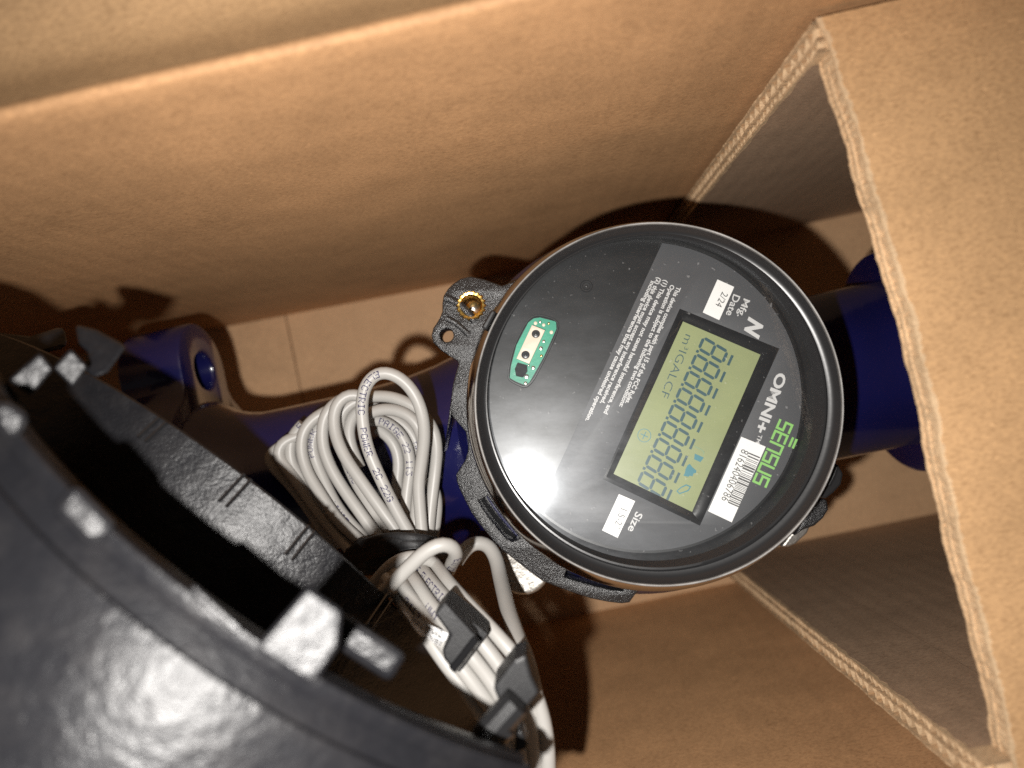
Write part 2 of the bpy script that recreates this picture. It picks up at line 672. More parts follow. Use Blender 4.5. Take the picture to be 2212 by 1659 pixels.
def side_panel(vf, sgn, T, u0=88.0):
    """vf: the face towards the middle of the box; sgn: outward direction in v"""
    tv = VX * sgn
    z0, z1 = .6, ZT - 8.2
    bx = []
    a = u0 + ED * .8
    for off, th in ((0.02, T - .04),):
        q = [Vector((a, vf + sgn * off, z0)), Vector((262, vf + sgn * off, z0)), Vector((262, vf + sgn * (off + th), z0)), Vector((a, vf + sgn * (off + th), z0))]
        bx = q + [p + ZX * (z1 - z0) for p in q]
    lean = (lambda p: Vector((p.x, p.y + (3.5 * p.z / 251 - 1 if sgn < 0 else 0), p.z)))
    bx = [lean(p) for p in bx]
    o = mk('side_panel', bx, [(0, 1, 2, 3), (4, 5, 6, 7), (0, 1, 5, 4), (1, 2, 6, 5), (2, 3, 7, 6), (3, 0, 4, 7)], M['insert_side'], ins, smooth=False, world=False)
    # its outer faces near the cut, then the bare cut edge itself
    v, f = corr_edge(Vector((u0, vf, z0)), ZX, UX, tv, z1 - z0 + 7.5, T, ED)
    e = mk('cut_edge', [lean(p) for p in v], f, M['edge'], o, smooth=False, world=False)
    for off in (-.10, T - .26):
        rr = []
        for i in range(90):
            z = z0 + (z1 - z0) * i / 89
            j = rnd.uniform(-.3, .7)
            rr.append([Vector((u0 + .9 + j, vf + sgn * off, z)), Vector((u0 + ED + 1, vf + sgn * off, z)),
                       Vector((u0 + ED + 1, vf + sgn * (off + .36), z)), Vector((u0 + .9 + j, vf + sgn * (off + .36), z))])
        v, f = ring_loft(rr, close=True)
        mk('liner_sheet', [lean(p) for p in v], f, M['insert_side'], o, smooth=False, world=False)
    return o


side_panel(72.0, 1, 8.0)
side_panel(-111.0, -1, 9.5)
# the top panel, its cut edge facing the meter
vlo, vhi = -124.0, 80.5
mainu = 96 + ED * .8
q = [Vector((mainu, vlo, ZT - 8)), Vector((262, vlo, ZT - 8)), Vector((262, vhi, ZT - 8)), Vector((mainu - 6, vhi, ZT - 8))]
bx = q + [p + ZX * 7.96 for p in q]
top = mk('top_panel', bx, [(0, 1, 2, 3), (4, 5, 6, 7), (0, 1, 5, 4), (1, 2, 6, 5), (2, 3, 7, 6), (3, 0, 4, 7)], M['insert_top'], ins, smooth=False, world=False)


def bowed(t):                       # the edge runs from u = 89 at the far wall to u = 95 at the near one
    return (5.6 if t > .32 else 5.6 * (t / .32) ** .9) + .5 * math.sin(t * 17) + .25 * math.sin(t * 53)


v, f = corr_edge(Vector((89.2, vhi, ZT - 8)), VX * -1, UX, ZX, vhi - vlo, 8.0, ED, .36, bowed, recess=.55)
mk('cut_edge', v, f, M['edge'], top, smooth=False, world=False)
rr = []
for i in range(190):
    t = i / 189
    y = vhi + (vlo - vhi) * t
    j = rnd.uniform(-.5, .5)
    u0 = 89.2 + 1.0 + j + bowed(t)
    rr.append([Vector((u0, y, ZT + .09)), Vector((mainu + 8, y, ZT + .09)), Vector((mainu + 8, y, ZT - .2)), Vector((u0, y, ZT - .2))])
v, f = ring_loft(rr, close=True)
mk('liner_sheet', v, f, M['insert_top'], top, smooth=False, world=False)

# ------------------------------------------------------------------ the blue water meter
RX, RY = 36.9, 1.1               # register axis in the world
meter = thing('water_meter', 'blue cast water meter with a round black digital register lying in the box', 'water meter', (RX, RY, 0))
BU = Vector((math.cos(ANG), math.sin(ANG), 0))
BV = Vector((-math.sin(ANG), math.cos(ANG), 0))


def W(u, v, z):
    return BU * u + BV * v + ZX * z


AV, AZ = -14.0, 125.0            # the pipe's axis


def pipe(prof, seg=72):
    rings = [[W(u, AV + r * math.cos(t), AZ + r * math.sin(t)) for t in (2 * math.pi * j / seg for j in range(seg))] for u, r in prof]
    v, f = ring_loft(rings)
    f += [tuple(range(seg)), tuple(range(len(v) - seg, len(v)))]
    return v, f


pr = [(-139, 44.5), (-137, 44), (-133, 41), (-128, 38), (-122, 36), (-116, 35), (-100, 35), (-75, 35.2), (-55, 36.5), (-40, 39), (-28, 42), (20, 44), (70, 44), (90, 38), (100, 35.5),
      (115, 35), (149, 35), (152, 36)]
cu_, cv_ = 36.0, -10.0
cc = W(cu_, cv_, 0)
ch = lathe([(40, 52), (58, 60), (66, 74), (68.5, 95), (68.5, 160), (67.5, 166), (64, 170), (40, 171)], cc.x, cc.y, 96, True, True)
mk('body', *join(pipe(pr), ch), M['blue'], meter, sharp=40)


def flange(u0, u1, half, zr, lug, hole_v):
    """an oval flange with two bolt lugs, bored through"""
    out = []
    for k in range(48):
        t = 2 * math.pi * k / 48
        c, s_ = math.cos(t), math.sin(t)
        out.append((math.copysign(abs(c) ** .62, c) * half, math.copysign(abs(s_) ** .9, s_) * zr * (1 - .0 * abs(c)) if abs(c) * half > hole_v - 14 else s_ * zr))
    outl = []
    for k in range(72):
        t = 2 * math.pi * k / 72
        c, s_ = math.cos(t), math.sin(t)
        # hub circle blended with the two lugs
        ry = half if lug else zr
        x = c * ry
        hub = zr
        yy = math.sqrt(max(0, hub * hub - x * x)) if abs(x) < hub else 0
        if lug:
            ex = max(0.0, abs(x) - (half - 19))
            yl = math.sqrt(max(0, 19 * 19 - ex * ex))
            yy = max(yy, yl)
        outl.append((x, math.copysign(yy, s_)))
    return outl


def flange_obj(u0, u1, outl, holes):
    cu = [(x, y) for x, y in outl]
    me_o = plate_with_holes('flange', cu, [circle(h, 0, 9.8, 28) for h in holes], 0, u1 - u0, M['blue'], None, 1.6)
    me = me_o.data
    L = local(meter)
    for vv in me.vertices:
        p = vv.co / S
        vv.co = (L @ W(u0 + p.z, AV + p.x, AZ + p.y)) * S
    me.flip_normals()
    me_o.parent = meter
    return me_o


flange_obj(-166, -139, flange(0, 0, 78, 50, True, 58), [58, -58])
flange_obj(150, 176, flange(0, 0, 45.5, 45.5, False, 0), [])

# register: bracket under it, glossy skirt, stepped bezel, face, glass
ZB = 178.0                       # top of the bracket plate


def zz(ox, oy, k, pts, z):       # zoomed-photo coordinates -> world points at height z
    return [P((ox + x * k) / 1.8445, (oy + y * k) / 1.8445, z) for x, y in pts]


o1 = zz(1700, 1050, .3616, [(830, 265), (720, 225), (620, 190), (480, 160), (380, 185), (300, 240), (250, 290), (205, 360), (192, 440), (192, 530), (165, 600), (130, 660), (90, 720), (72, 790), (90, 860),
                            (170, 940), (260, 1000), (360, 1060), (372, 1110), (345, 1200), (310, 1330), (290, 1480)], ZB)
o2 = zz(1750, 1500, .3014, [(195, 220), (180, 420), (185, 500), (250, 580), (310, 650), (370, 720), (405, 880), (400, 1000), (370, 1110), (300, 1220), (250, 1300), (255, 1380), (300, 1500), (370, 1640)], ZB)
o3 = zz(1850, 1950, .339, [(100, 260), (200, 400), (330, 560), (450, 690), (590, 800), (740, 920), (930, 1060), (1080, 1120), (1300, 1200), (1500, 1265), (1700, 1305), (1850, 1322), (1930, 1312), (1985, 1235),
                           (2030, 1180), (2030, 1100)], ZB)
hub = [(RX + 55 * math.cos(a), RY + 55 * math.sin(a)) for a in [R(-78 + i * 12) for i in range(17)]]
outline = [(p.x, p.y) for p in o1 + o2 + o3] + hub
h1 = zz(1850, 1950, .339, [(140, 125), (275, 50), (420, 250), (600, 470), (690, 590), (560, 640), (470, 590), (380, 480), (250, 310), (175, 200)], ZB)
h2 = zz(1850, 1950, .339, [(1185, 930), (1500, 1040), (1900, 1165), (1880, 1220), (1700, 1200), (1500, 1150), (1340, 1105), (1150, 1050)], ZB)
bi = zz(1700, 1050, .3616, [(490, 465)], ZB)[0]
bh = zz(1700, 1050, .3616, [(220, 790)], ZB)[0]
inner = circle(RX, RY, 50, 64)
brk = plate_with_holes('mounting_bracket', outline, [[(p.x, p.y) for p in h1], [(p.x, p.y) for p in h2], circle(bi.x, bi.y, 5.0), circle(bh.x, bh.y, 3.1, 24), inner],
                       ZB - 8.6, ZB, M['bracket'], meter, .7)
# lower ledge seen through the two bracket windows, and the raised ridge across the lug
ledge = [(RX + (x - RX) * .992, RY + (y - RY) * .992) for x, y in outline]
plate_with_holes('bracket_ledge', ledge, [circle(bi.x, bi.y, 5.2), circle(bh.x, bh.y, 3.3, 24), inner], ZB - 12, ZB - 8.4, M['gloss_black'], brk, .4)
rg = zz(1700, 1050, .3616, [(200, 375), (330, 425), (470, 560), (530, 640)], ZB)
mk('bracket_ridge', *tube(catmull([p + ZX * -.2 for p in rg], 1), 1.5, 10, .7), M['bracket'], brk)
rg = zz(1700, 1050, .3616, [(215, 600), (300, 640), (400, 720), (470, 790)], ZB)
mk('bracket_ridge', *tube(catmull([p + ZX * -.3 for p in rg], 1), 1.2, 10, .7), M['bracket'], brk)
# brass insert, knurled
kn = []
for z, r0, a in ((ZB - 11, 5, 0), (ZB + .55, 5.1, .28), (ZB + .9, 4.7, .15), (ZB + .8, 4.0, 0), (ZB + .2, 3.55, 0), (ZB - 9, 3.3, 0)):
    kn.append([(bi.x + (r0 + a * math.cos(18 * t)) * math.cos(t), bi.y + (r0 + a * math.cos(18 * t)) * math.sin(t), z) for t in (2 * math.pi * j / 144 for j in range(144))])
v, f = ring_loft(kn)
br = mk('brass_insert', v, f, M['brass'], meter, sharp=25)
mk('screw_tip', *lathe([(3.28, ZB - 8), (2.6, ZB - 5.5), (1.2, ZB - 4.6), (.1, ZB - 4.5)], bi.x + .2, bi.y - .1, 24), M['solder'], br)

TN = Vector((-.036, .060, 1)).normalized()
TC = Vector((RX, RY, 207))
TILT = Matrix.Translation(TC) @ ZX.rotation_difference(TN).to_matrix().to_4x4() @ Matrix.Translation(-TC)
TINV = TILT.inverted()


def PT(px, py, z):
    """sight line onto the leaning register's plane at its own height z, in upright register space"""
    a, b = TINV @ P(px, py, 420), TINV @ P(px, py, 0)
    t = (z - a.z) / (b.z - a.z)
    return a + (b - a) * t


sk = lathe([(53, 152, -1.5, -.6), (58.6, 164, -1.5, -.6), (59.6, 188, -1.5, -.6), (59.6, 196.8, -1.4, -.6), (59.4, 199.4, -1.2, -.5), (58.8, 202.2, -.8, -.3), (58.1, 204.2, -.4, -.1), (57.6, 205.2, 0, 0), (57.2, 205.6)], RX, RY, 160, True)
skirt = mk('register_skirt', *sk, M['skirt'], meter)
rim = lathe([(57.2, 205.4), (57.15, 206.5), (56.9, 206.8), (56.5, 206.7), (56.3, 206.2)], RX, RY, 200)
mk('register_rim', *rim, M['rim_scuff'], meter)
FX, FY = PT(1388, 850, 197).x, PT(1388, 850, 197).y        # the face sits a touch off the rim's axis
ex, ey = FX - RX, FY - RY
bz = [(56.4, 206.3, 0, 0), (55.2, 204.6, 0, 0), (54.2, 203.9, .05 * ex, .1 * ey), (53.6, 203.7, .1 * ex, .2 * ey), (53.2, 204.2, .15 * ex, .3 * ey),
      (52.7, 204.2, .2 * ex, .35 * ey), (52.3, 203.2, .3 * ex, .4 * ey), (52.0, 201.6, .45 * ex, .55 * ey), (51.6, 199.2, .8 * ex, .85 * ey), (51.2, 196.9, ex, ey), (50.8, 196.7, ex, ey)]
mk('bezel', *lathe(bz, RX, RY, 200), M['satin_black'], meter)
face = mk('face_plate', *lathe([(51.4, 195.5, 0, 0), (51.4, 197, 0, 0)], FX, FY, 128, True, True), M['face_black'], meter, sharp=20)
ZF = 197.05


def FP(zx, zy, z=ZF):            # 1700 px square crop of the photo -> the face
    return PT((1700 + .9947 * zx) / 1.8445, (800 + .9947 * zy) / 1.8445, z)


def FQ(zx, zy, z=ZF):            # finer crop (2500, 950)
    return PT((2500 + .4521 * zx) / 1.8445, (950 + .4521 * zy) / 1.8445, z)


def FR(zx, zy, z=ZF):            # finer crop (2350, 1500)
    return PT((2350 + .45203 * zx) / 1.8445, (1500 + .45203 * zy) / 1.8445, z)


def G3(zx, zy, z=ZF):            # finer crop (1700, 1050)
    return PT((1700 + .3616 * zx) / 1.8445, (1050 + .3616 * zy) / 1.8445, z)


# grey printed panel: the face circle cut by a chord, with the LCD opening left out
ca, cb = FP(925, 210), FP(470, 1190)
ch_d = (cb - ca).normalized()
ch_n = Vector((-ch_d.y, ch_d.x, 0))
if ch_n.x < 0:
    ch_n = -ch_n
fc = Vector((FX, FY, ZF))
seg_pts = []
dist = (ca - fc).dot(ch_n)
RG = 50.3
half = math.acos(max(-1, min(1, dist / RG)))
a0 = math.atan2(ch_n.y, ch_n.x)
for i in range(81):
    t = a0 - half + 2 * half * i / 80
    seg_pts.append((FX + RG * math.cos(t), FY + RG * math.sin(t)))
lc = [FP(1012, 447), FP(1398, 602), FP(1090, 1288), FP(714, 1108)]
lcr = smooth_loop([(p.x, p.y) for p in lc for _ in (0, 1)], 2)
panel = plate_with_holes('face_panel', seg_pts, [[tuple(p) for p in lcr]], ZF + .05, ZF + .75, M['face_grey'], meter, .05)
ZP = ZF + .8
# LCD: black bezel well, panel, segments
lcd = flat_poly('lcd_panel', [FP(1022, 470, ZF + .25), FP(1350, 606, ZF + .25), FP(1068, 1258, ZF + .25), FP(736, 1098, ZF + .25)], M['lcd'], meter, .15)


def frame_between(outer, inner_, z_o, z_i):
    n = len(outer)
    v = [Vector((p[0], p[1], z_o)) for p in outer] + [Vector((p[0], p[1], z_i)) for p in inner_]
    f = [(i, (i + 1) % n, (i + 1) % n + n, i + n) for i in range(n)]
    return v, f


inn = [FP(1026, 484), FP(1336, 617), FP(1062, 1246), FP(748, 1094)]
ctr = sum((p for p in lc), Vector()) / 4
inr = smooth_loop([(p.x, p.y) for p in inn for _ in (0, 1)], 2)
o_ = smooth_loop([(p.x, p.y) for p in [l + (l - ctr).normalized() * .9 for l in lc] for _ in (0, 1)], 2)
mid_ = smooth_loop([(p.x, p.y) for p in [l - (l - ctr).normalized() * .4 for l in lc] for _ in (0, 1)], 2)
n = len(o_)
ring1 = [[(p[0], p[1], ZP - .1) for p in o_], [(p[0], p[1], ZP + .55) for p in o_], [(p[0], p[1], ZP + .6) for p in mid_], [(p[0], p[1], ZF + .42) for p in inr], [(p[0], p[1], ZF + .3) for p in inr]]
v, f = ring_loft(ring1)
mk('lcd_bezel', v, f, M['gloss_black'], meter, sharp=30)

rd = (FR(550, 950) - FQ(755, 985)).normalized()          # reading direction
up_ = Vector((-rd.y, rd.x, 0))
ZL = ZF + .3


def seg7(c, wd, ht, sl, th):
    """seven bars of one digit, slanted"""
    bars = []
    X, Y = rd, up_

    def pt(x, y):
        return c + X * (x + sl * y) + Y * y
    w2, h2 = wd / 2, ht / 2
    g = .15

    def hb(y):
        return [pt(-w2 + g, y), pt(-w2 + g + th / 2, y + th / 2), pt(w2 - g - th / 2, y + th / 2), pt(w2 - g, y), pt(w2 - g - th / 2, y - th / 2), pt(-w2 + g + th / 2, y - th / 2)]

    def vb(x, y0, y1):
        return [pt(x, y0 + g), pt(x + th / 2, y0 + g + th / 2), pt(x + th / 2, y1 - g - th / 2), pt(x, y1 - g), pt(x - th / 2, y1 - g - th / 2), pt(x - th / 2, y0 + g + th / 2)]
    for y in (-h2, 0, h2):
        bars.append(hb(y))
    for x in (-w2, w2):
        bars.append(vb(x, -h2, 0))
        bars.append(vb(x, 0, h2))
    return bars


d1, d9 = FQ(755, 985, ZL), FR(550, 950, ZL)
for k in range(9):
    c = d1 + (d9 - d1) * (k / 8)
    V, F_ = [], []
    bars = seg7(c, 3.95, 8.7, .12, .98)
    o = c + up_ * 6.3 + rd * .75
    bars.append([o - rd * 1.8 - up_ * .42, o + rd * 1.8 - up_ * .42, o + rd * 1.8 + up_ * .42, o - rd * 1.8 + up_ * .42])
    if k < 8:
        o = c - up_ * 4.4 + rd * 2.45
        bars.append([o - rd * .45 - up_ * .45, o + rd * .45 - up_ * .45, o + rd * .45 + up_ * .45, o - rd * .45 + up_ * .45])
    for b in bars:
        i0 = len(V)
        V += [p + ZX * .03 for p in b]
        F_.append(tuple(range(i0, i0 + len(b))))
    mk('digit', V, F_, M['segment'], lcd, smooth=False)
text_on('unit_letters', 'm³IGALCF', FQ(545, 855, ZL), FQ(322, 1400, ZL), 2.6, M['segment'], lcd, -.012)
c = FR(480, 520, ZL)
V, F_ = [], []
for j in range(40):
    t0, t1 = 2 * math.pi * j / 40, 2 * math.pi * (j + 1) / 40
    i0 = len(V)
    V += [c + Vector((math.cos(t), math.sin(t), 0)) * r + ZX * .03 for t, r in ((t0, 2.2), (t1, 2.2), (t1, 2.0), (t0, 2.0))]
    F_.append((i0, i0 + 1, i0 + 2, i0 + 3))
for a, b in ((rd, up_), (up_, rd)):
    i0 = len(V)
    V += [c + a * s1 * 1.3 + b * s2 * .13 + ZX * .035 for s1, s2 in ((-1, -1), (1, -1), (1, 1), (-1, 1))]
    F_.append((i0, i0 + 1, i0 + 2, i0 + 3))
mk('flow_arrow_icon', V, F_, M['segment_icon'], lcd, smooth=False)


def icon(name, pts, mat):
    mk(name, [FR(x, y, ZL + .03) for x, y in pts], [tuple(range(len(pts)))], mat, lcd, smooth=False)


icon('flag_icon', [(925, 680), (1005, 715), (975, 755), (920, 730)], M['segment_icon'])
icon('flag_pole', [(925, 610), (985, 640), (1015, 665), (990, 712), (1000, 672), (980, 650), (920, 622)], M['lcd_icon_faint'])
icon('bell_icon', [(880, 770), (905, 800), (940, 830), (935, 850), (915, 855), (905, 880), (880, 875), (870, 885), (825, 875), (838, 850), (845, 815), (860, 785)], M['segment_icon'])
bt = [(850, 950), (895, 970), (870, 1010), (790, 1038), (762, 1010), (800, 975)]
bi2 = [(850, 962), (880, 975), (862, 1002), (790, 1027), (775, 1008), (806, 983)]
V = [FR(x, y, ZL + .03) for x, y in bt + bi2]
mk('battery_icon', V, [(i, (i + 1) % 6, (i + 1) % 6 + 6, i + 6) for i in range(6)], M['segment_icon'], lcd, smooth=False)

# printing on the panel
text_on('lettering', 'OMNI+', FP(1424, 692, ZP), FP(1334, 928, ZP), 3.6, M['white'], panel, .035)
text_on('lettering', 'TM', FP(1337, 938, ZP), FP(1325, 972, ZP), 1.3, M['white'], panel, .01)
text_on('lettering', 'Mfg.', FQ(1045, 535, ZP), FQ(985, 690, ZP), 2.9, M['white'], panel, .015)
text_on('lettering', 'Date', FQ(965, 500, ZP), FQ(895, 680, ZP), 2.4, M['white'], panel, .015)
text_on('lettering', 'Size', FP(853, 1250, ZP), FP(818, 1325, ZP), 2.5, M['white'], panel, .015)
text_on('emblem', 'N', FQ(1140, 712, ZP), FQ(1085, 865, ZP), 5.4, M['white'], panel, .05, .25)
fine = ['This device complies with part 15 of the FCC Rules.', 'Operation is subject to the following two conditions:', '(1) This device may not cause harmful interference, and',
        '(2) this device must accept any interference received,', 'including interference that may cause undesired operation.']
ends = [((1008, 345), (800, 812)), ((983, 337), (776, 825)), ((957, 318), (714, 852)), ((930, 308), (700, 812)), ((905, 322), (640, 882))]
for s, (a, b) in zip(fine, ends):
    text_on('fine_print', s, FP(*a, ZP), FP(*b, ZP), 2.0, M['white'], panel, .03)
# brand word: rounded strokes drawn on a grid
wa, wb = FP(1442, 884, ZP), FP(1330, 1142, ZP)
X = (wb - wa).normalized()
Y = Vector((-X.y, X.x, 0))
LT = (wb - wa).length / 6
hh = 4.1
st = {'s': [[(1, 1), (0, 1), (0, .5), (1, .5), (1, 0), (0, 0)]], 'e': [[(1, 0), (0, 0), (0, 1), (1, 1)], [(0, .5), (1, .5)], [(.0, 1.42), (1.0, 1.42)], [(.0, 1.72), (1.0, 1.72)]],
      'n': [[(0, 0), (0, 1), (1, 1), (1, 0)]], 'u': [[(0, 1), (0, 0), (1, 0), (1, 1)]]}
V, F_ = [], []
for k, chh in enumerate('sensus'):
    for line in st[chh]:
        for (x0, y0), (x1, y1) in zip(line, line[1:]):
            p0 = wa + X * (LT * (k + .12 + .7 * x0)) + Y * ((y0 - .5) * hh)
            p1 = wa + X * (LT * (k + .12 + .7 * x1)) + Y * ((y1 - .5) * hh)
            d = (p1 - p0).normalized()
            e = Vector((-d.y, d.x, 0)) * .37
            p0, p1 = p0 - d * .34, p1 + d * .34
            i0 = len(V)
            zoff = ZX * (.05 + .012 * (len(F_) % 5))
            V += [p0 - e + zoff, p1 - e + zoff, p1 + e + zoff, p0 + e + zoff]
            F_.append((i0, i0 + 1, i0 + 2, i0 + 3))
mk('brand_lettering', V, F_, M['green'], panel, smooth=False)


def sticker(corners, fn):
    return flat_poly('sticker', [fn(x, y, ZP + .16) for x, y in corners], M['sticker'], meter, .16)


s1 = sticker([(1165, 315), (1232, 345), (1172, 478), (1106, 447)], FP)
text_on('lettering', '2/24', FQ(862, 480, ZP + .16), FQ(800, 600, ZP + .16), 2.2, M['ink'], s1)
s2 = sticker([(1260, 945), (1358, 985), (1222, 1288), (1127, 1243)], FP)
text_on('lettering', '816240406786', FR(1372, 650, ZP + .16), FR(1188, 1098, ZP + .16), 2.5, M['ink'], s2)
ba, bb = FR(1452, 690, ZP + .2), FR(1264, 1140, ZP + .2)
X = (bb - ba).normalized()
Y = Vector((-X.y, X.x, 0))
V, F_ = [], []
x, rb = 0.0, random.Random(5)
while x < (bb - ba).length - .6:
    wd = rb.choice([.22, .22, .45, .62])
    p = ba + X * x
    i0 = len(V)
    V += [p - Y * 1.9, p + X * wd - Y * 1.9, p + X * wd + Y * 1.9, p + Y * 1.9]
    F_.append((i0, i0 + 1, i0 + 2, i0 + 3))
    x += wd + rb.choice([.25, .3, .5])
mk('barcode', V, F_, M['ink'], s2, smooth=False)
s3 = sticker([(770, 1175), (835, 1203), (765, 1350), (703, 1320)], FP)
text_on('lettering', '1.5-2"', FR(302, 1170, ZP + .16), FR(238, 1335, ZP + .16), 2.3, M['ink'], s3)

# infrared window with its circuit board on the black half
zw = ZF + .02
pc = [(1180, 605), (1250, 595), (1425, 640), (1430, 720), (1290, 1030), (1110, 1350), (985, 1300), (915, 1260), (930, 1130), (990, 900), (1120, 650)]
pcb = flat_poly('circuit_board', [G3(x, y, zw + .25) for x, y in pc], M['pcb'], meter, .2)
cp = smooth_loop([tuple(G3(x, y, ZF))[:2] for x, y in [(1165, 690), (1300, 745), (1130, 1105), (998, 1050)] for _ in (0, 1)], 2)
em = plate_with_holes('emitter_block', [tuple(p) for p in cp], [circle(*tuple(G3(1205, 782, ZF))[:2], 1.5, 24), circle(*tuple(G3(1092, 1012, ZF))[:2], 1.5, 24)], zw + .26, zw + 1.5, M['beige'], meter, .15)
for x, y in ((1205, 782), (1092, 1012)):
    p = G3(x, y, ZF)
    e = mk('diode', *lathe([(1.46, zw + .3), (1.46, zw + .7), (1.0, zw + .9), (.55, zw + .95), (.45, zw + 1.1), (.1, zw + 1.2)], p.x, p.y, 24), M['satin_black'], em)
p = [G3(x, y, zw + 1.1) for x, y in [(1000, 1090), (1105, 1120), (1110, 1190), (1060, 1255), (985, 1240), (970, 1160)]]
flat_poly('sensor_chip', p, M['gloss_black'], pcb, .8, bevel=.2)
for x, y, r, mm in ((1030, 1130, .5, 'solder'), (1125, 1125, .5, 'solder'), (1100, 1245, 1.2, 'solder'), (1090, 1320, .9, 'solder'), (1175, 1150, 1.0, 'solder'), (1260, 935, 1.0, 'solder'), (1290, 860, .8, 'solder'),
                    (1200, 660, .9, 'beige'), (1250, 645, .7, 'solder'), (1290, 680, .8, 'beige'), (1375, 760, .9, 'beige'), (1345, 662, .6, 'brass'), (1265, 1020, .7, 'brass')):
    q = G3(x, y, ZF)
    r *= .72
    mk('solder_pad', *lathe([(r, zw + .26), (r * .9, zw + .5), (r * .4, zw + .62)], q.x, q.y, 14, False, True), M[mm], pcb)
# moulded lip round the window, the two mould arcs beside it and a dimple
wl = smooth_loop([tuple(G3(x, y, ZF))[:2] for x, y in [(1150, 575), (1240, 550), (1455, 620), (1465, 730), (1310, 1060), (1130, 1400), (960, 1330), (880, 1270), (900, 1110), (960, 890), (1085, 640)]], 2)
wi = smooth_loop([tuple(G3(x, y, ZF))[:2] for x, y in [(1175, 600), (1250, 585), (1430, 635), (1438, 725), (1295, 1040), (1115, 1362), (975, 1305), (908, 1262), (922, 1125), (982, 895), (1112, 648)]], 2)
v, f = ring_loft([[(a, b, zw) for a, b in wl], [(a * .8 + c * .2, b * .8 + d * .2, zw + .8) for (a, b), (c, d) in zip(wl, wi)], [(a * .3 + c * .7, b * .3 + d * .7, zw + .8) for (a, b), (c, d) in zip(wl, wi)], [(a, b, zw) for a, b in wi]])
mk('window_lip', v, f, M['satin_black'], meter)
q = G3(1760, 250, ZF)
mk('dimple', *lathe([(2.1, zw), (1.8, zw + .35), (1.4, zw + .35), (1.1, zw + .12), (.5, zw + .1), (.35, zw + .3), (.1, zw + .35)], q.x, q.y, 28), M['satin_black'], meter)
# cover glass
mk('cover_glass', *([(RX * .6 + FX * .4 + 53.6 * math.cos(R(2.5 * i)), RY * .6 + FY * .4 + 53.6 * math.sin(R(2.5 * i)), 201.0) for i in range(144)], [tuple(range(144))]), M['glass'], meter)

TILT = None
# latch on the skirt, clip on the right, seals
lt = zz(1700, 1050, .3616, [(715, 505), (770, 530), (662, 735), (600, 705)], 204)
mk('latch', *prism([(p.x, p.y) for p in lt], lambda x, y: Vector((x, y, 204.5)), lambda x, y: Vector((x, y, 180))), M['satin_black'], meter, smooth=False, bevel=.6)
cl = zz(3000, 1700, .3316, [(900, 430), (1010, 450), (1075, 560), (1050, 690), (960, 790), (870, 860), (800, 860), (760, 820)], 192)
clo = mk('clip', *prism([(p.x, p.y) for p in cl], lambda x, y: Vector((x, y, 193)), lambda x, y: Vector((x, y, 168))), M['satin_black'], meter, smooth=False, bevel=1.2)
rb2 = zz(3000, 1700, .3316, [(990, 480), (955, 590), (895, 700)], 192)
mk('clip_rib', *tube(catmull(rb2, 1), 1.3, 10), M['satin_black'], clo)
lo2 = zz(3000, 1700, .3316, [(690, 830), (845, 860), (860, 980), (800, 1080), (700, 1170), (560, 1220), (450, 1300)], 168)
mk('bracket_lug', *prism([(p.x, p.y) for p in lo2], lambda x, y: Vector((x, y, 172)), lambda x, y: Vector((x, y, 158))), M['bracket'], brk, smooth=False, bevel=1)


def seal(cx, cy, r, zt):
    prof = [(r * .97, zt - 5), (r, zt - 3.4), (r, zt - 1), (r * .96, zt - .25), (r * .88, zt), (r * .8, zt - .15)]
    return mk('seal_disc', *lathe(prof, cx, cy, 56, True, True), M['seal'], meter, sharp=50)


sp = P(1128, 1226, 166)
sd = seal(sp.x, sp.y, 10.4, 166)
for chh, a in (('F', -62), ('5', -92), ('0', -122), ('C', -160), ('C', -190)):
    t = R(a)
    c = Vector((sp.x + 7.7 * math.cos(t), sp.y + 7.7 * math.sin(t), 165.8))
    rx = Vector((-math.sin(t), math.cos(t), 0))
    text_on('seal_letter', chh, c - rx * 1.1, c + rx * 1.1, 3.0, M['seal'], sd, .03, 0, ZX, .0, .5)
sp2 = zz(3000, 1700, .3316, [(500, 1240)], 168)[0]
ch2 = [zz(3000, 1700, .3316, [q], 168)[0] for q in [(330, 1440), (420, 1320), (540, 1180), (650, 1095), (695, 1160), (640, 1280), (500, 1405), (420, 1440)]]
so = mk('seal_disc', *prism([(p.x, p.y) for p in ch2], lambda x, y: Vector((x, y, 169)), lambda x, y: Vector((x, y, 163))), M['seal'], meter, smooth=False, bevel=.7)

# ------------------------------------------------------------------ the black housing leaning in from the lower left
HN = Vector((-0.44601372, -0.67811167, 0.58415437))
HE = ZX.cross(HN).normalized()
HM = HN.cross(HE)
HC = Vector((-139.73, -72.18, 130.2))
hous = thing('black_housing', 'large black plastic cylinder cover with moulded tabs in the near left corner', 'meter cover', (HC.x, HC.y, 0))


def H(s, phi, r):
    return HC + HN * s + (HM * math.cos(phi) + HE * math.sin(phi)) * r


def hit(px, py, r):
    """where a sight line meets the cylinder of radius r -> (s, phi)"""
    o = Vector((0, 0, CAMH)) - HC
    d = (P(px, py, 0) - Vector((0, 0, CAMH))).normalized()
    ox, oy, dx, dy = o.dot(HM), o.dot(HE), d.dot(HM), d.dot(HE)
    A, B, Cc = dx * dx + dy * dy, 2 * (ox * dx + oy * dy), ox * ox + oy * oy - r * r
    D = B * B - 4 * A * Cc
    t = (-B - math.sqrt(max(0, D))) / (2 * A)
    p = o + d * t
    return p.dot(HN), math.atan2(p.dot(HE), p.dot(HM))


RC2 = 190.0                      # the collar stands far above the rim band


def slip(phi):                   # the raised collar's edge dips at its ends
    d = min(24.0, abs(math.degrees(phi) - 14.5))
    return 40.3 - .028 * d * d


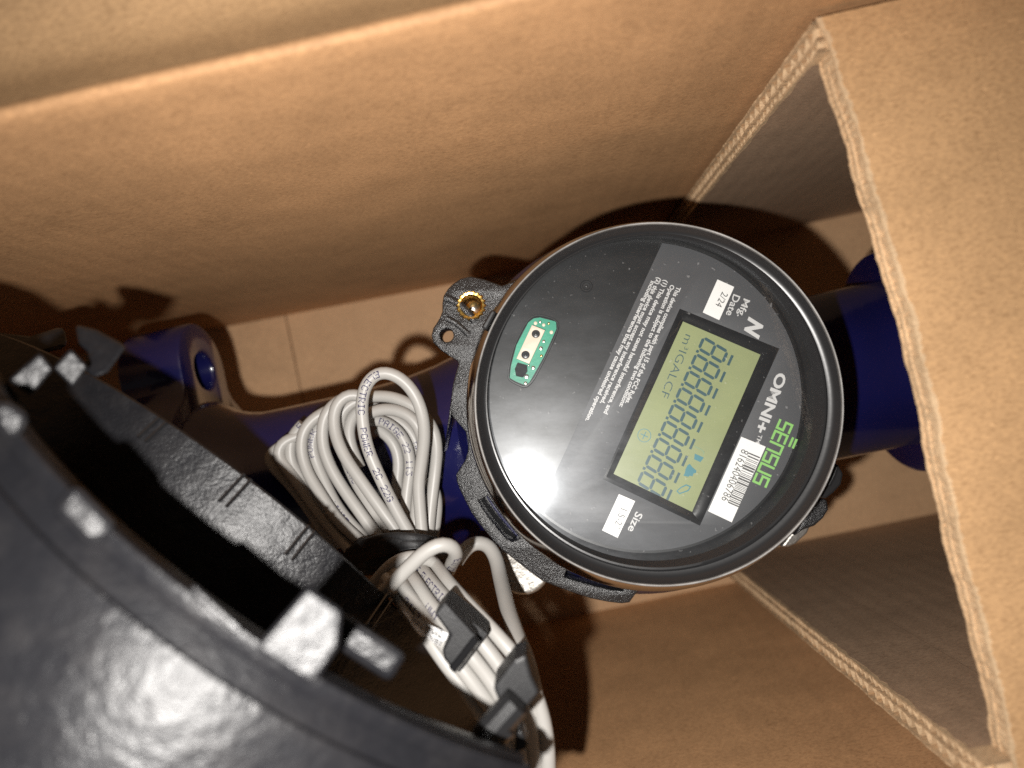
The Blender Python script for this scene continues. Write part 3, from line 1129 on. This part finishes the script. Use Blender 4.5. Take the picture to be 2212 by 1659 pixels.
phis = [R(-34 + i * 1.2) for i in range(96)]
phis_body = [R(-15 + i * 1.2) for i in range(44)]


def shell(prof, ph=phis, closed=True):
    """prof: (s or function of phi, r)"""
    rings = [[H(s(p) if callable(s) else s, p, r + (26 * (math.sin(p) - .25) if r > 160 else 0)) for p in ph] for s, r in prof]
    return ring_loft(rings, close=False)


RH = 133.0
strip = mk('rim_band', *shell([(7, RH - 6), (.2, RH - 4.6), (0, RH - 3), (0, RH - .9), (.9, RH), (12, RH - 3.6), (24, RH - 8), (44, RH - 14)]), M['housing'], hous)
collar = mk('collar', *shell([(lambda p: slip(p) + 2, RH - 12), (lambda p: slip(p) - 2.2, RH + 20), (lambda p: slip(p) - 1.6, RC2 - 4.0), (lambda p: slip(p) - .6, RC2 - 2.6), (slip, RC2 - 2.4), (lambda p: slip(p) + .2, RC2 - .6), (lambda p: slip(p) + .9, RC2),
                              (lambda p: slip(p) + 3.4, RC2 - .8), (lambda p: slip(p) + 4.2, RC2 - 1.8), (lambda p: slip(p) + 8.6, RC2 - 1.7), (lambda p: slip(p) + 9.4, RC2 - .9), (lambda p: slip(p) + 12, RC2 - 1.4)], phis_body), M['housing_near'], hous)
mk('barrel', *shell([(lambda p: slip(p) + 11.9, RC2 - 1.4), (lambda p: slip(p) + 24, RC2 - 4.2), (lambda p: slip(p) + 40, RC2 - 8.5), (110, RC2 - 20), (112, RC2 - 24), (112, RH - 18), (46, RH - 20), (8, RH - 6.5)], phis_body), M['housing_near'], hous)


def cyl_tab(name, pix, r1, r0, parent, mat=M['housing'], bevel=1.2, sub=1):
    q = [hit(x, y, r1) for x, y in pix]
    v = [H(s, p, r1) for s, p in q] + [H(s, p, r0) for s, p in q]
    n = len(q)
    f = [tuple(range(n)), tuple(range(n, 2 * n))] + [(i, (i + 1) % n, (i + 1) % n + n, i + n) for i in range(n)]
    return mk(name, v, f, mat, parent, smooth=False, bevel=bevel)


# axial grooves/ribs on the rim band
for x0, y0, x1, y1 in ((346, 902, 308, 948), (529, 1023, 472, 1080), (668, 1134, 612, 1192), (838, 1282, 788, 1345)):
    a, b = hit(x0, y0, RH), hit(x1, y1, RH)
    for k, (dp, hgt) in enumerate(((0, .8), (.018, .8))):
        path = [H(a[0] * (1 - t) + b[0] * t + .3, a[1] + dp, RH + .1) for t in (0, .25, .5, .75, 1)]
        mk('rib', *tube(catmull(path, 1), .55, 8), M['gloss_black'], strip)


def Z3(x, y):
    return (433.7 + .2483 * x, 1247 + .2483 * y)


def Z8(x, y):
    return ((x * .4823) / 1.8445, (1200 + y * .4823) / 1.8445)


def plane_tab(name, pix, depth, tilt, drop, parent, bevel=1.2, mat=None):
    """a flat-topped moulded block: its top lies in a leaning plane, its sides run down to the housing"""
    nrm = Vector((tilt[0], tilt[1], 1)).normalized()
    cx_ = sum(p[0] for p in pix) / len(pix)
    cy_ = sum(p[1] for p in pix) / len(pix)
    c0 = P(cx_, cy_, CAMH - depth)
    eye = Vector((0, 0, CAMH))
    top = []
    for q in pix:
        d = P(*q, 0) - eye
        t = (c0 - eye).dot(nrm) / d.dot(nrm)
        top.append(eye + d * t)
    dd = (c0 - eye).normalized()
    low = [p + dd * drop for p in top]
    n = len(top)
    f = [tuple(range(n)), tuple(range(n, 2 * n))] + [(i, (i + 1) % n, (i + 1) % n + n, i + n) for i in range(n)]
    return mk(name, top + low, f, mat or M['housing_near'], parent, smooth=False, bevel=bevel)


# the big bright tab with its arm, and the narrow raised rib beside it
tb = plane_tab('tab', [Z3(*p) for p in [(930, 85), (1230, 290), (1200, 600), (975, 945), (470, 620)]], 124, (.26, .15), 45, hous, .8)
plane_tab('tab_arm', [Z3(*p) for p in [(1010, 160), (1800, 670), (1650, 925), (1100, 560)]], 146, (.16, .12), 25, tb, 1.6)
plane_tab('raised_rib', [Z3(*p) for p in [(-90, 90), (-60, 60), (350, 430), (360, 480), (310, 500), (-60, 165)]], 126, (.28, .26), 40, hous, .9)
plane_tab('tab', [Z3(*p) for p in [(1180, 925), (1270, 960), (1300, 1080), (1200, 1060)]], 140, (.2, .1), 40, hous, 1.4)
# raised pads on the collar near the left edge
plane_tab('raised_pad', [Z8(*p) for p in [(560, 1540), (640, 1500), (980, 1850), (900, 1990), (700, 2010), (420, 1720)]], 123, (.40, .16), 14, hous, 2)
plane_tab('raised_pad', [Z8(*p) for p in [(-60, 820), (80, 830), (250, 940), (180, 1120), (40, 1140), (-60, 1000)]], 128, (.52, .04), 16, hous, 2)
# tabs at the far left corner
plane_tab('tab', [Z8(*p) for p in [(70, 650), (330, 425), (440, 560), (255, 785)]], 150, (.54, -.06), 40, hous, .6)
plane_tab('tab', [Z8(*p) for p in [(435, 550), (585, 390), (730, 545), (600, 715)]], 158, (.52, -.06), 40, hous, .6)
plane_tab('tab', [Z8(*p) for p in [(620, 190), (800, 235), (1050, 370), (890, 590), (770, 640), (690, 560), (740, 430), (650, 360)]], 168, (.1, .5), 12, hous, 1.0)
plane_tab('tab', [Z8(*p) for p in [(-80, 250), (250, 290), (530, 200), (570, 380), (300, 450), (-80, 480)]], 215, (-.2, .6), 30, hous, 2.0)


def Z2(x, y):
    return (813.2 + .2811 * x, 1192.7 + .2811 * y)


def px_prism(name, pix, z1, z0, mat, parent, bevel=.8):
    pts = [P(*Z2(*p), z1) for p in pix]
    return mk(name, *prism([(p.x, p.y) for p in pts], lambda x, y: Vector((x, y, z1)), lambda x, y: Vector((x, y, z0))), mat, parent, smooth=False, bevel=bevel)


hk = px_prism('hook', [(300, 330), (440, 470), (520, 380), (775, 655), (580, 900), (520, 830), (560, 740), (515, 660), (460, 700), (330, 600)][2:6] + [(500, 760), (560, 640), (440, 470)], 244, 232, M['hook'], hous)
px_prism('hook_lip', [(520, 380), (545, 385), (855, 630), (835, 665), (640, 925), (575, 895), (775, 655)], 238, 226, M['hook'], hk, .8)
mk('hook_ridge', *tube(catmull([P(*Z2(*p), 244) for p in [(770, 665), (700, 755), (640, 835), (585, 900)]], 1), 1.2, 8), M['gloss_black'], hk)
hk2 = px_prism('hook', [(895, 1045), (1060, 830), (1150, 790), (1195, 960), (1255, 1085), (1080, 1290), (960, 1200)], 258, 246, M['hook'], hous)
mk('hook_arm', *tube(catmull([P(*Z2(*p), 262) for p in [(1080, 1150), (990, 1250), (900, 1350), (820, 1440)]], 1), 3.6, 10), M['hook'], hk2)
mk('hook_arm', *tube(catmull([P(*Z2(*p), 262) for p in [(1010, 1330), (930, 1400), (860, 1470), (960, 1590)]], 1), 2.8, 10), M['hook'], hk2)
px_prism('hook_tip', [(1085, 1370), (1120, 1375), (1165, 1490), (1150, 1525), (1110, 1535), (1085, 1660), (1060, 1530)], 256, 249, M['hook'], hk2, .8)

# ------------------------------------------------------------------ the grey cable coil
coil = thing('cable_coil', 'coil of light grey printed signal cable tied in the middle, beside the register', 'cable', tuple(P(880, 1100, 0)))
RC = 2.15


def K(x, y):                     # (1000, 1400) crop
    return (542.2 + .2615 * x, 759 + .2615 * y)


def K4(x, y):                    # (1300, 2100) crop
    return (704.8 + .31375 * x, 1138.5 + .31375 * y)


FONT = {'O': '0E11111111110E', 'N': '11191513111111', 'D': '1E11111111111E', 'A': '0E11111F111111', 'C': '0E11101010110E', 'E': '1F10101E10101F', 'G': '0E11101713110E', 'I': '0E04040404040E', 'L': '1010101010101F', 'M': '111B1515111111', 'P': '1E11111E101010',
        'R': '1E11111E141211', 'S': '0F10100E01011E', 'T': '1F040404040404', 'U': '1111111111110E', 'V': '11111111110A04', 'W': '11111115151B11', 'Y': '11110A04040404', '0': '0E11131519110E', '1': '040C040404040E',
        '2': '0E11010204081F', '3': '1F02040201110E', '4': '02060A121F0202', '5': '1F101E0101110E', '6': '0608101E11110E', '7': '1F010204080808', '8': '0E11110E11110E', '9': '0E11110F01020C', '-': '0000001F000000', ' ': '00000000000000'}


def cable_print(path, s, start, parent, th0=0.0, flip=False, cw=.345, chh=.345):
    fr = frames(path)
    acc = [0.0]
    for a, b in zip(path, path[1:]):
        acc.append(acc[-1] + (b - a).length)

    def at(d):
        d = max(0, min(acc[-1] - .01, d))
        lo_, hi_ = 0, len(acc) - 1
        while hi_ - lo_ > 1:
            m_ = (lo_ + hi_) // 2
            if acc[m_] <= d:
                lo_ = m_
            else:
                hi_ = m_
        t = (d - acc[lo_]) / max(1e-6, acc[hi_] - acc[lo_])
        A, B = fr[lo_], fr[hi_]
        return [A[k].lerp(B[k], t) for k in range(4)]

    V, F_ = [], []
    rg_ = random.Random(len(s) + int(start * 7))
    for k, chx in enumerate(s):
        rows = FONT.get(chx, FONT[' '])
        for r_ in range(7):
            bits = int(rows[r_ * 2:r_ * 2 + 2], 16)
            for c_ in range(5):
                if bits >> (4 - c_) & 1 and rg_.random() > .06:
                    x0 = (k * 6 + c_) * cw
                    y0 = (3 - r_) * chh
                    i0 = len(V)
                    for dx, dy in ((0, 0), (1, 0), (1, .9), (0, .9)):
                        x = x0 + dx * cw
                        y = y0 + dy * chh
                        d = start + (x if not flip else -x)
                        th = th0 - (y if not flip else -y) / RC
                        p, T, N, B = at(d)
                        # letters' tops towards +B seen from above
                        V.append(p + (N * math.cos(th) + B * math.sin(th)) * (RC + .035))
                    F_.append((i0, i0 + 1, i0 + 2, i0 + 3))
    if V:
        mk('printed_text', V, F_, M['cable_ink'], parent, smooth=False)


def strand(pts, fn, prints=(), name='cable_loop', r=None):
    r = r or RC
    if fn is K:
        q3 = [(x, y, 163.5 + (z - 146) * .72) for x, y, z in pts]
    elif fn is Z2:               # past the tie the bundle climbs towards the camera
        q3 = [(x, y, z + 14 + 70 * (1 - math.exp(-max(0, y + 20) / 520))) for x, y, z in pts]
    else:
        q3 = pts
    path = catmull([P(*fn(x, y), z) for x, y, z in q3], 1.4)
    o = mk(name, *tube(path, r, 16), M['cable'], coil, sharp=80)
    for pr_ in prints:
        cable_print(path, pr_[0], pr_[1], o, *pr_[2:])
    return path


# loops above the tie (upper fan)
strand([(820, 1640, 166), (650, 1440, 160), (490, 1230, 156), (330, 1010, 154), (235, 880, 153), (225, 800, 153), (290, 735, 152), (420, 690, 150), (560, 600, 150)], K)
strand([(560, 1300, 152), (440, 1090, 152), (340, 930, 151), (322, 800, 151), (350, 690, 150), (430, 600, 150)], K, [('ELECTRIC', 34, .15)])
strand([(930, 1590, 168), (720, 1390, 165), (570, 1170, 162), (460, 980, 160), (415, 800, 159), (440, 650, 158), (540, 540, 157), (680, 470, 155)], K)
strand([(1000, 1600, 164), (830, 1430, 160), (700, 1260, 157), (600, 1060, 155), (540, 920, 154), (508, 790, 154), (520, 680, 154), (600, 590, 153)], K, [('POWER', 40, -.2), ('LIMIT', 12, 0)])
strand([(1080, 1580, 172), (900, 1330, 170), (760, 1130, 168), (655, 950, 167), (592, 760, 166), (600, 570, 165), (670, 450, 164), (760, 390, 162)], K)
strand([(1260, 1560, 177), (1080, 1310, 176), (910, 1070, 174), (770, 860, 172), (695, 670, 170), (685, 510, 169), (735, 400, 168), (820, 352, 167), (920, 375, 166)], K, [('VW-1', 80, .9), ('60C', 104, .4)])
strand([(1150, 1500, 166), (1000, 1310, 163), (890, 1120, 160), (800, 930, 158), (740, 720, 157), (735, 560, 157), (800, 450, 156), (900, 400, 155)], K, [('22AWG', 22, .2), ('E163', 74, -.5)])
strand([(900, 960, 155), (830, 790, 156), (808, 650, 157), (845, 530, 158), (930, 470, 159), (1050, 470, 160)], K)
strand([(880, 400, 163), (1000, 372, 164), (1150, 375, 165), (1290, 425, 166), (1420, 520, 166), (1510, 660, 165), (1535, 820, 164), (1520, 1000, 163), (1490, 1250, 164), (1460, 1560, 166)], K)
strand([(960, 520, 166), (1060, 482, 167), (1180, 482, 168), (1310, 535, 169), (1395, 650, 169), (1425, 800, 168), (1405, 1000, 168), (1370, 1250, 169), (1350, 1560, 170)], K)
strand([(990, 570, 158), (1090, 575, 159), (1190, 635, 160), (1270, 740, 160), (1310, 870, 160), (1312, 1000, 160), (1290, 1150, 161), (1280, 1330, 162), (1330, 1520, 164)], K, [('PAIGE 22 113', 4, 0), ('TYPE', 56, .1)])
strand([(1010, 530, 153), (1150, 550, 154), (1270, 610, 154), (1350, 720, 154), (1395, 860, 154), (1400, 1000, 155), (1370, 1200, 156)], K, [('AWM21', 20, -.2)])
strand([(1050, 640, 151), (1140, 710, 152), (1205, 820, 152), (1222, 960, 152), (1205, 1080, 152), (1230, 1220, 153)], K)
strand([(1470, 1040, 158), (1530, 1200, 158), (1530, 1350, 158), (1500, 1560, 160)], K, [('AWG', 10, .4)])
strand([(1340, 1560, 180), (1210, 1330, 182), (1075, 1060, 184), (965, 800, 185), (925, 600, 186), (915, 440, 187), (945, 290, 188), (1015, 200, 188), (1115, 172, 188), (1240, 225, 187), (1350, 350, 186), (1415, 520, 184),
        (1432, 700, 181), (1410, 900, 178), (1385, 1100, 176), (1400, 1350, 175), (1420, 1580, 175)], K,
       [('ELECTRIC  POWER  2C 22G', 63, .05, True)])
strand([(700, 1640, 150), (540, 1390, 148), (350, 1130, 146), (190, 960, 146), (140, 890, 146), (190, 820, 146), (300, 760, 146)], K)

# below the tie: the bundle runs to the near wall, with the knotted end on top
strand([(300, -20, 176), (420, 60, 175), (560, 240, 172), (720, 420, 168), (900, 610, 164), (1080, 820, 160), (1210, 1060, 156), (1290, 1320, 152), (1318, 1560, 150), (1320, 1760, 148)], Z2)
strand([(240, 0, 175), (360, 150, 173), (480, 300, 171), (640, 480, 168), (800, 680, 165), (960, 890, 160), (1090, 1110, 157), (1180, 1320, 153), (1216, 1560, 150), (1220, 1760, 148)], Z2, [('PAIGE ELECTRIC', 8, 0)])
strand([(180, 60, 174), (300, 230, 173), (400, 380, 170), (540, 560, 167), (700, 760, 163), (860, 960, 158), (990, 1170, 155), (1080, 1380, 152), (1120, 1600, 150), (1125, 1760, 148)], Z2, [('VW1', 30, .3)])
strand([(130, 110, 172), (220, 290, 172), (310, 420, 169), (450, 610, 165), (610, 830, 161), (770, 1040, 157), (900, 1230, 154), (1000, 1440, 151), (1050, 1620, 149), (1060, 1780, 148)], Z2, [('2413', 22, .4)])
strand([(80, 200, 168), (200, 390, 166), (330, 560, 164), (480, 780, 160), (640, 1000, 156), (780, 1200, 153), (900, 1420, 150), (980, 1650, 148)], Z2)
strand([(260, 560, 214), (400, 450, 218), (480, 365, 220), (590, 255, 222), (690, 165, 223), (800, 112, 223), (872, 135, 221), (893, 190, 217), (868, 245, 208), (845, 300, 196)], K4, [('E11 22AWG', 42, .3)], 'cable_knot')
strand([(300, 430, 196), (400, 310, 202), (500, 230, 206), (620, 205, 206), (720, 235, 204), (770, 300, 196)], K4, (), 'cable_knot')
strand([(900, 235, 180), (960, 150, 177), (1030, 105, 176), (1105, 118, 177), (1165, 210, 180), (1200, 360, 188), (1250, 560, 204), (1315, 760, 220), (1375, 920, 230), (1420, 1100, 232), (1450, 1260, 230)], K4, (), 'cable_lead', 2.55)

# ------------------------------------------------------------------ the black tie round the coil
tie = thing('cable_tie', 'crinkled black band tied round the middle of the grey cable coil', 'cable tie', tuple(P(850, 1180, 0)))
rt = random.Random(11)
for off, rad in ((0, 2.0), (8, 1.9), (15, 1.9), (22, 1.8)):
    pts = []
    for x, y, z in ((742, 1206, 152), (760, 1192, 168), (795, 1174, 178), (840, 1165, 183), (890, 1163, 185), (930, 1168, 180), (950, 1180, 168), (945, 1196, 154), (880, 1205, 144), (800, 1212, 142), (745, 1212, 148)):
        pts.append(P(x + off * .25 + rt.uniform(-2, 2), y + off + rt.uniform(-2, 2), z + 14 + rt.uniform(-.8, .8)))
    mk('band', *tube(catmull(pts, 1.2), rad, 10, .6), M['tie'], tie, sharp=80)
mk('twisted_end', *tube(catmull([P(800, 1180, 182), P(780, 1170, 186), P(770, 1180, 182), P(755, 1200, 176)], 1), 1.5, 8), M['tie'], tie)

# ------------------------------------------------------------------ the folded paper tag
tag = thing('paper_tag', 'folded white paper tag with serial number and barcode under the black hook', 'paper tag', tuple(P(930, 1370, 0)))
A_, B_, C_, D_ = [P(*Z2(*p), z) for p, z in (((185, 425), 236), ((566, 630), 231), ((500, 738), 231), ((330, 585), 236))]


def bil(s, t):
    p = (A_ * (1 - s) + B_ * s) * (1 - t) + (D_ * (1 - s) + C_ * s) * t
    return p + ZX * (1.2 * math.sin(s * math.pi))


g = [[bil(i / 12, j / 6) for j in range(7)] for i in range(13)]
v, f = ring_loft(g, close=False)
fr_ = mk('front_leaf', v + [p - ZX * .25 for p in v], f + [tuple(i + len(v) for i in q) for q in f], M['paper'], tag)
A2, B2, C2, D2 = [P(*Z2(*p), z) for p, z in (((200, 450), 232), ((500, 735), 227), ((450, 770), 225), ((300, 600), 230))]
v, f = prism([(0, 0), (1, 0), (1, 1), (0, 1)], lambda s, t: (A2 * (1 - s) + B2 * s) * (1 - t) + (D2 * (1 - s) + C2 * s) * t, lambda s, t: (A2 * (1 - s) + B2 * s) * (1 - t) + (D2 * (1 - s) + C2 * s) * t - ZX * .25)
mk('back_leaf', v, f, M['paper'], tag, smooth=False)
nrm = (B_ - A_).cross(D_ - A_).normalized()
if nrm.z < 0:
    nrm = -nrm
text_on('lettering', 'Z0243 2300', P(*Z2(500, 640), 233), P(*Z2(265, 515), 236.4), 2.2, M['ink'], fr_, 0, 0, nrm, .25)
V, F_ = [], []
for k in range(12):
    s0 = .93 - k * .035
    s1_ = s0 - rb.choice([.010, .018, .022])
    i0 = len(V)
    V += [bil(s0, .62) + ZX * .08, bil(s1_, .62) + ZX * .08, bil(s1_, .97) + ZX * .08, bil(s0, .97) + ZX * .08]
    F_.append((i0, i0 + 1, i0 + 2, i0 + 3))
mk('barcode', V, F_, M['ink'], fr_, smooth=False)
